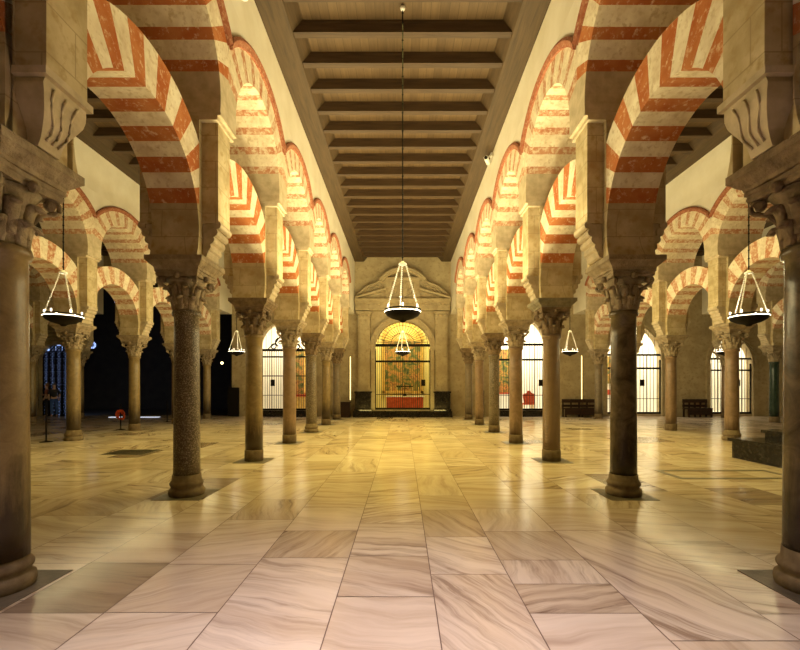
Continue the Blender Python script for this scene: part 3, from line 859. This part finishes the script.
b = MB(); b.box(-1.1, 1.1, -.4, .4, .84, .90); b.build('altar_top', M['chapel'], o)
o = thing('altar_cross', 'small dark standing cross on the red-fronted altar', 'cross', (.12, 24.1, 1.02))
b = MB(); b.box(-.09, .09, -.06, .06, 0, .12); b.box(-.03, .03, -.02, .02, .1, .62); b.box(-.45, .45, -.03, .03, .5, .56); b.box(-.15,.15,-.02,.02,.38,.42); b.build('cross_body', M['iron'], o)
for s_ in (-1, 1):
    for k in range(2):
        b = MB(); b.lathe([(.06,0),(.06,.02),(.02,.05),(.018,.25),(.03,.27),(.015,.3),(.015,.5)], 10)
        o = b.build('candlestick', M['gold']); o.location = (.12+s_*(.45+.32*k), 24.25, 1.02)
        tag(o, 'gilt candlestick on the altar, %s of the cross, %s' % ('left' if s_ < 0 else 'right', ['nearer to it', 'farther from it'][k]), 'candlestick', 'candlesticks on the altar')
# chapel left
o = thing('side_altar', 'gilded side altar with a red table behind the scrollwork gate', 'altar', (-5.7, 25.2, .12))
b = MB(); b.box(-.95, .95, -.08, .15, .95, 3.6); b.build('panel', M['painting'], o)
b = MB(); b.box(-1.05, 1.05, -.6, -.08, 0, .85); b.build('altar_body', M['gold'], o)
b = MB(); b.box(-1.05, 1.05, -.62, -.06, .85, .97); b.build('altar_cloth', M['redcloth'], o)
b = MB()
for x in (-.95, 0, .95): b.lathe([(.09,.97),(.09,1.1),(.06,1.15),(.06,3.3),(.1,3.45),(.1,3.6)], 10, (x, -.14))
b.build('gilt_columns', M['gold'], o)
# chapel right
o = thing('red_chair', 'red upholstered high-backed chair seen through the bright gate', 'chair', (6.95, 23.9, .12))
b = MB(); b.box(-.28, .28, -.25, .25, .42, .52); b.build('seat', M['redcloth'], o)
b = MB(); b.prism([(-.27,.52),(.27,.52),(.33,.85),(.30,1.02),(.12,1.08),(.06,1.2),(-.06,1.2),(-.12,1.08),(-.30,1.02),(-.33,.85)], -.27, -.18, 'y'); b.build('backrest', M['redcloth'], o)
for x in (-.24, .24):
    for y in (-.2, .2):
        b = MB(); b.box(x-.025, x+.025, y-.025, y+.025, 0, .42); b.build('leg', M['gold'], o)
o = thing('side_altar', 'pale gilded side altar with a red ledge seen behind the third right nave column', 'altar', (5.75, 25.2, .12))
b = MB(); b.box(-.5, .5, -.08, .15, 1.0, 3.6); b.build('panel', M['painting'], o)
b = MB(); b.box(-.65, .65, -.6, -.08, 0, 1.0); b.build('altar_body', M['chapel'], o)
b = MB(); b.box(-.65, .65, -.62, -.06, 1.0, 1.08); b.build('altar_cloth', M['redcloth'], o)
for (x, lab) in ((11.6, 'white altar with a red cloth band behind the wide pointed gate'), (16.8, 'white altar with a red cloth band behind the far right gate')):
    o = thing('side_altar', lab, 'altar', (x, 25.1, .12))
    b = MB(); b.box(-.9, .3, -.4, .25, 0, .95); b.build('altar_body', M['chapel'], o)
    b = MB(); b.box(-.92, .32, -.42, .27, .95, 1.25); b.build('altar_cloth', M['redcloth'], o)
    b = MB(); b.box(.45, .85, .15, .22, 1.6, 3.2); b.build('panel', M['painting'], o)

# ------------------------------------------------------------------ chandeliers
def chandelier(label):
    t = thing('chandelier', label, 'chandelier', (0,0,0), 0, 'hanging bowl chandeliers')
    b = MB(); b.lathe([(.001,-.20),(.04,-.195),(.06,-.17),(.10,-.155),(.20,-.125),(.28,-.08),(.315,-.03),(.32,0),(.30,0),(.28,-.03),(.2,-.08),(.001,-.1)], 32); b.build('bowl', M['bowl'], t)
    b = MB(); b.torus((0,0,-.012), .318, .008, 36, 6); b.build('lit_rim', M['rim'], t)
    b = MB(); b.torus((0,0,.028), .312, .012, 36, 6); b.build('upper_band', M['bowl'], t)
    H = .80
    for k in range(3):
        a = math.radians((-25, 205, 100)[k])
        b = MB(); n = 22
        for i in range(n):
            f = (i+.5)/n; R = .055+(.30-.055)*(1-f); z = .03+H*f
            c = (R*math.cos(a), R*math.sin(a), z)
            if i % 2: b.torus(c, .012, .0055, 8, 5, axis='y')
            else: b.sphere(c, .0135, 8, sz=1.25)
        b.tube([(.30*math.cos(a), .30*math.sin(a), .02), (.055*math.cos(a), .055*math.sin(a), H+.03)], .005, 5)
        b.build('chain', M['silver'], t)
    for k in range(6):
        a = math.radians(30+60*k)
        b = MB(); b.lathe([(.008,.02),(.012,.03),(.016,.09),(.013,.10)], 8, (.29*math.cos(a), .29*math.sin(a))); b.build('candle_glass', M['cup'], t)
    b = MB(); b.lathe([(.065,H+.015),(.075,H+.03),(.06,H+.05),(.03,H+.065),(.02,H+.085),(.001,H+.09)], 20); b.build('top_cap', M['white'], t)
    return t
CH0 = chandelier('large bowl chandelier hanging in the middle of the nave, nearest the camera')
def cable(t, top, z):
    # t already at its place; cable from cap to ceiling hook
    b = MB(); L = top-z; b.tube([(0,0,.88), (0,0,L-.02)], .011, 6)
    n = int((L-.9)/.16)
    for i in range(n): b.sphere((0,0,.95+i*.16), .019, 6)
    b.build('suspension_cable', M['iron'], t)
    b = MB(); b.sphere((0,0,L-.045), .045, 12); b.build('ceiling_hook', M['silver'], t)
spots = [(0, 7.60, 2.88, CZ, None), (0, 18.1, 3.02, CZ, 'small far chandelier hanging in the nave before the chapel gate'),
         (-6.55, 8.3, 2.91, CZ+.3, 'large bowl chandelier hanging in the left aisle beside the near left column'),
         (6.68, 8.3, 2.91, CZ+.3, 'large bowl chandelier hanging in the right aisle beside the near right column'),
         (-6.95, 18.0, 3.02, CZ+.3, 'small far chandelier hanging in the left aisle'), (7.0, 18.0, 3.02, CZ+.3, 'small far chandelier hanging in the right aisle'),
         (13.5, 18.0, 3.02, CZ+.3, 'small far chandelier hanging in the outer right aisle')]
ts = []
def bulb(x, y, z):
    d = bpy.data.lights.new('chandelier_bulb', 'POINT'); d.energy = 10; d.color = (1, .84, .6); d.shadow_soft_size = .02
    o = bpy.data.objects.new('chandelier_bulb', d); COL.objects.link(o); o.location = (x, y, z+.09)
for i, (x, y, z, top, lab) in enumerate(spots):
    t = CH0 if i == 0 else dup(CH0, (x, y, z), random.choice([0, 0]), lab)
    t.location = (x, y, z); ts.append((t, top, z)); bulb(x, y, z)
for t, top, z in ts: cable(t, top, z)

# ------------------------------------------------------------------ furniture and fittings
o = thing('stepped_platform', 'black two-tier platform at the right edge behind the near column', 'platform', (7.2, 7.0, 0))
b = MB(); b.box(0, 2, 0, 2.4, 0, .36); b.build('lower_tier', M['blackm'], o)
b = MB(); b.box(-.06, 2, -.05, 2.46, .36, .43); b.build('lower_tread', M['blackm'], o)
b = MB(); b.box(.55, 2, .1, 2.2, .43, .56); b.box(.5, 2, .05, 2.25, .56, .62); b.build('upper_tier', M['blackm'], o)
b = MB()
for x0, x1, y0, y1 in ((4.65, 6.7, 7.2, 7.3), (4.65, 6.7, 7.88, 7.98), (4.65, 4.75, 7.3, 7.88), (6.6, 6.7, 7.3, 7.88)): b.box(x0, x1, y0, y1, .0005, .003)
tag(b.build('floor_slab_border', M['slab']), 'dark rectangular stone border inlaid in the floor before the platform', 'floor inlay')
o = thing('floor_grate', 'dark rectangular floor grate in the left aisle paving', 'grate', (-6.4, 10.15, 0))
b = MB(); b.box(-.5, .5, -.4, .4, .0005, .004); b.build('grate_plate', M['slab'], o)
b = MB()
for k in range(9): b.box(-.46, .46, -.36+k*.085, -.33+k*.085, .004, .008)
b.build('grate_slats', M['iron'], o)
def bench(label, loc, wd):
    o = thing('wooden_bench', label, 'bench', loc)
    b = MB(); b.box(-wd/2, wd/2, -.25, .2, .40, .46); b.build('seat', M['darkwood'], o)
    b = MB(); b.box(-wd/2, wd/2, .16, .21, .50, .62); b.box(-wd/2, wd/2, .16, .21, .72, .90)
    for k in range(5): x = -wd/2+.05+k*(wd-.1)/4; b.box(x-.03, x+.03, .15, .22, .46, .88)
    b.build('backrest', M['darkwood'], o)
    for x in (-wd/2+.05, 0, wd/2-.05):
        for y in (-.22, .17):
            b = MB(); b.box(x-.035, x+.035, y-.03, y+.03, 0, .40); b.build('leg', M['darkwood'], o)
    b = MB(); b.box(-wd/2, wd/2, -.23, -.20, .12, .40); b.build('front_board', M['darkwood'], o)
bench('long dark wooden bench against the end wall right of the bright gate', (9.05, 21.9, 0), 1.75)
bench('dark wooden bench against the end wall left of the far right gate', (15.0, 21.9, 0), 1.25)
b = MB(); b.box(-3.35, -2.65, 21.5, 21.85, 0, .72); b.box(-3.4, -2.6, 21.45, 21.9, .72, .78); tag(b.build('dark_chest', M['darkwood']), 'dark wooden chest at the foot of the portal, left side', 'chest')
# black panel boards leaning by the wall
b = MB(); b.box(3.85, 4.15, 21.9, 22.0, 0, 1.35); tag(b.build('notice_board', M['iron']), 'tall narrow black board standing right of the portal', 'board')
b = MB(); b.box(-9.05, -8.5, 22.2, 22.38, 0, 1.5); tag(b.build('notice_board', M['iron']), 'dark board standing at the end of the left aisle', 'board')
# tubes made to glow in place of backlit gaps by the pilasters
for x, z0, z1, lab in ((-2.72, .85, 3.1, 'upright glowing rod standing in for a backlit gap left of the portal'), (9.3, .9, 3.15, 'upright glowing rod standing in for a backlit gap above the long bench')):
    o = thing('backlit_gap_glow', lab, 'lamp', (x, WALLY-.02, 0))
    b = MB(); b.box(-.045, .045, -.03, 0, z0-.05, z1+.05); b.build('housing', M['portal'], o)
    b = MB(); b.tube([(0, -.045, z0), (0, -.045, z1)], .018, 8); b.build('gap_glow_tube', plain('gap_glow', (1,.85,.4), .4, 0, (1,.80,.32), 3) if x < 0 else bpy.data.materials['gap_glow'], o)
# security camera
o = thing('security_camera', 'small white security camera high on the right nave wall under the ceiling', 'camera', (XR[0]-UX, 12.0, 7.85))
b = MB(); b.box(-.05, 0, -.06, .06, .12, .22); b.tube([(-.04, 0, .15), (-.16, -.04, .05)], .02, 6); b.build('bracket', M['white'], o)
b = MB(); b.tube([(-.08, .14, .0), (-.22, -.22, -.03)], .06, 12); b.build('housing', M['white'], o)
b = MB(); b.tube([(-.22, -.221, -.03), (-.228, -.24, -.032)], .045, 12); b.build('lens', M['iron'], o)
o = thing('wall_fixture', 'small white fixture high on the left nave wall above the near arch', 'fixture', (-XR[0]+UX, 6.5, 7.42))
b = MB(); b.lathe([(.06,0),(.08,.04),(.08,.14),(.06,.17)], 14, (.10, 0)); b.build('housing', M['white'], o)
b = MB(); b.box(0, .06, -.04, .04, .06, .16); b.build('bracket', M['white'], o)
# stanchions
def stanchion(x, y, lab, red):
    o = thing('rope_stanchion', lab, 'stanchion', (x, y, 0), 0, 'barrier posts in the left aisle')
    b = MB(); b.lathe([(.15,0),(.15,.012),(.03,.03),(.03,.04)], 20); b.build('foot_plate', M['iron'], o)
    b = MB(); b.lathe([(.02,.03),(.02,.86),(.03,.87),(.03,.9),(.015,.92)], 12); b.build('post', M['iron'], o)
    if red:
        b = MB()
        for k in range(5): b.torus((0, -.03+.015*k, .55-.02*k), .15-.01*k, .03, 18, 6, axis='y')
        b.build('rope_coil', M['redcloth'], o)
stanchion(-9.95, 12.0, 'black barrier post standing before the nearest left aisle column', False)
stanchion(-10.1, 15.4, 'black barrier post hung with a coil of red rope', True)
stanchion(-10.3, 18.8, 'farthest black barrier post at the edge of the dark hall', False)
# dark hall: windows, strips that glow in place of floor daylight
def at(px, py, y): return ((px-402.7)*y/F, CH+(386.5-py)*y/F)
x, z = at(92, 345, 29.9)
o = thing('rosette_window', 'small round blue rosette window glowing in the dark hall', 'window', (x, 29.99, z))
b = MB(); b.prism([(.27*math.cos(2*PI*i/24), .27*math.sin(2*PI*i/24)) for i in range(24)], -.03, 0, 'y'); b.build('glass', M['daylight'], o)
b = MB(); b.torus((0,-.04,0), .28, .03, 24, 6, axis='y'); b.torus((0,-.04,0), .1, .02, 16, 6, axis='y')
for i in range(4): a = PI*i/4; b.tube([(-.27*math.cos(a), -.04, -.27*math.sin(a)), (.27*math.cos(a), -.04, .27*math.sin(a))], .015, 5)
b.build('tracery', M['iron'], o)
for px, py, lab in ((96, 298, 'left'), (116, 297, 'middle'), (153, 300, 'right')):
    x, z = at(px, py, 29.9)
    o = thing('lattice_window', 'small high lattice window in the dark hall, %s one of three' % lab, 'window', (x, 29.99, z), 0, 'high lattice windows of the dark hall')
    b = MB(); b.box(-.2, .2, -.02, 0, -.4, .4); b.build('glass', M['daylight'], o)
    b = MB()
    for k in range(5): b.box(-.22+k*.1, -.17+k*.1, -.05, -.02, -.42, .42)
    for k in range(8): b.box(-.22, .22, -.06, -.02, -.42+k*.115, -.37+k*.115)
    b.build('lattice', M['iron'], o)
for x0, x1, lab in ((109, 120, 'shorter glowing strip imitating bluish daylight on the floor left of a column'), (139, 158, 'longer glowing strip imitating bluish daylight on the floor between two columns')):
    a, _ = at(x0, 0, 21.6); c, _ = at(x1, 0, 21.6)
    b = MB(); b.box(a, c, 21.55, 21.8, .001, .02); tag(b.build('floor_daylight_glow', plain('floor_daylight_emission', (.7,.75,.9), .3, 0, (.75,.82,1), .9) if x0 == 109 else bpy.data.materials['floor_daylight_emission']), lab, 'light')  # emission stands for daylight falling on the paving
x, z = at(222, 363, 24)
o = thing('wall_lamp', 'small warm lamp glowing at the end of the left aisle', 'lamp', (x, 24, z))
b = MB(); b.sphere((0,0,0), .07, 12); b.build('bulb', plain('warm_bulb', (1,.8,.5), .4, 0, (1,.7,.35), 7), o)
b = MB(); b.tube([(0,0,.06), (0,0,9-z)], .012, 6); b.build('rod', M['iron'], o)
# lattice door at the far left
o = thing('lattice_screen', 'tall pierced lattice screen glowing with blue daylight at the far left', 'screen', (-18.1, WALLY+.25, 0))
b = MB(); b.box(-.85, .85, .04, .06, 0, 2.9)
b.prism([(.85*math.cos(PI*i/16), 2.9+.85*math.sin(PI*i/16)) for i in range(17)], .04, .06, 'y'); b.build('glass', M['daylight'], o)
b = MB()
for i in range(5):
    for j in range(11):
        cx, cz = -.68+i*.34, .15+j*.34
        if math.hypot(cx, max(0, cz-2.9)) > .85: continue
        b.torus((cx, 0, cz), .13, .04, 12, 5, axis='y')
        for a in (PI/4, 3*PI/4): b.tube([(cx-.24*math.cos(a), 0, cz-.24*math.sin(a)), (cx+.24*math.cos(a), 0, cz+.24*math.sin(a))], .042, 5)
for i in range(6): b.box(-.88+i*.34, -.82+i*.34, -.02, .03, 0, 3.4)
for j in range(11): b.box(-.85, .85, -.02, .03, j*.34-.03, j*.34+.03)
b.build('lattice', M['iron'], o)
b = MB()
for (r, d) in ((.95, .1), (1.15, .16), (1.35, .22), (1.55, .28)):
    b.torus((-18.1, WALLY-.03, 2.9), r, .07, 24, 6, axis='y', a0=0, a1=PI)
    for s_ in (-1, 1):
        if s_*r-18.1 > -17.0: continue
        b.tube([(-18.1+s_*r, WALLY-.03, 0), (-18.1+s_*r, WALLY-.03, 2.9)], .07, 8)
struct(b.build('trim_door_arch', M['stone']))

# ------------------------------------------------------------------ two visitors
def person(label, loc, rz, shirt, trousers, hair, arm=0):
    p = thing('person', label, 'person', loc, rz)
    skin = bpy.data.materials.get('skin') or plain('skin', (.55,.33,.22), .6)
    def skinned(name, verts, edges, radii, m, sub=1):
        me = bpy.data.meshes.new(name); me.from_pydata(verts, edges, []); me.materials.append(m)
        o = bpy.data.objects.new(name, me); COL.objects.link(o); o.parent = p
        md = o.modifiers.new('s', 'SKIN'); md.use_smooth_shade = True
        for i, r in enumerate(radii): me.skin_vertices[0].data[i].radius = r if isinstance(r, tuple) else (r, r)
        me.skin_vertices[0].data[0].use_root = True
        s2 = o.modifiers.new('u', 'SUBSURF'); s2.levels = sub; s2.render_levels = sub
        return o
    v = [(0,0,.92),(0,0,1.1),(0,0,1.32),(0,0,1.42),(0,-.01,1.50),(0,-.02,1.58),(0,-.02,1.67),
         (.17,0,1.36),(.22,.0,1.12),(.20,-.10,.92),(.19,-.14,.85),(-.17,0,1.36),(-.22,0,1.12),(-.20,-.08-.1*arm,.92+.2*arm),(-.19,-.12-.15*arm,.86+.28*arm),
         (.09,0,.86),(.10,-.01,.48),(.10,.01,.09),(.10,-.12,.04),(-.09,0,.86),(-.10,-.03,.48),(-.10,0,.09),(-.10,-.12,.04)]
    e = [(0,1),(1,2),(2,3),(3,4),(4,5),(5,6),(2,7),(7,8),(8,9),(9,10),(2,11),(11,12),(12,13),(13,14),(0,15),(15,16),(16,17),(17,18),(0,19),(19,20),(20,21),(21,22)]
    r = [(.14,.10),(.12,.09),(.15,.10),.06,.05,.085,.075,.055,.042,.032,.03,.055,.042,.032,.03,.08,.055,.038,.03,.08,.055,.038,.03]
    skinned('body', v, e, r, skin)
    skinned('shirt', [(0,0,.94),(0,0,1.1),(0,0,1.32),(0,0,1.40),(.17,0,1.36),(.22,0,1.12),(-.17,0,1.36),(-.22,0,1.12)],
            [(0,1),(1,2),(2,3),(2,4),(4,5),(2,6),(6,7)], [(.16,.12),(.14,.11),(.17,.12),.07,.07,.055,.07,.055], shirt)
    skinned('trousers', [(0,0,.95),(.09,0,.86),(.10,-.01,.48),(.10,.01,.10),(-.09,0,.86),(-.10,-.03,.48),(-.10,0,.10)],
            [(0,1),(1,2),(2,3),(0,4),(4,5),(5,6)], [(.15,.115),.095,.07,.055,.095,.07,.055], trousers)
    b = MB(); b.sphere((0, .015, 1.645), .10, 14, sz=1.1); b.build('hair', hair, p)
dk = plain('dark_cloth', (.02,.02,.03), .8)
person('person in a dark top and blue jeans by the lattice screen', (-17.75, 21.9, 0), .6, dk, plain('blue_denim', (.05,.12,.40), .8), plain('dark_hair', (.03,.02,.01), .6))
person('person in a reddish-brown top beside the one in blue jeans', (-18.2, 22.0, 0), -1.0, plain('rust_cloth', (.30,.10,.06), .8), dk, plain('brown_hair', (.12,.05,.02), .6), 1)
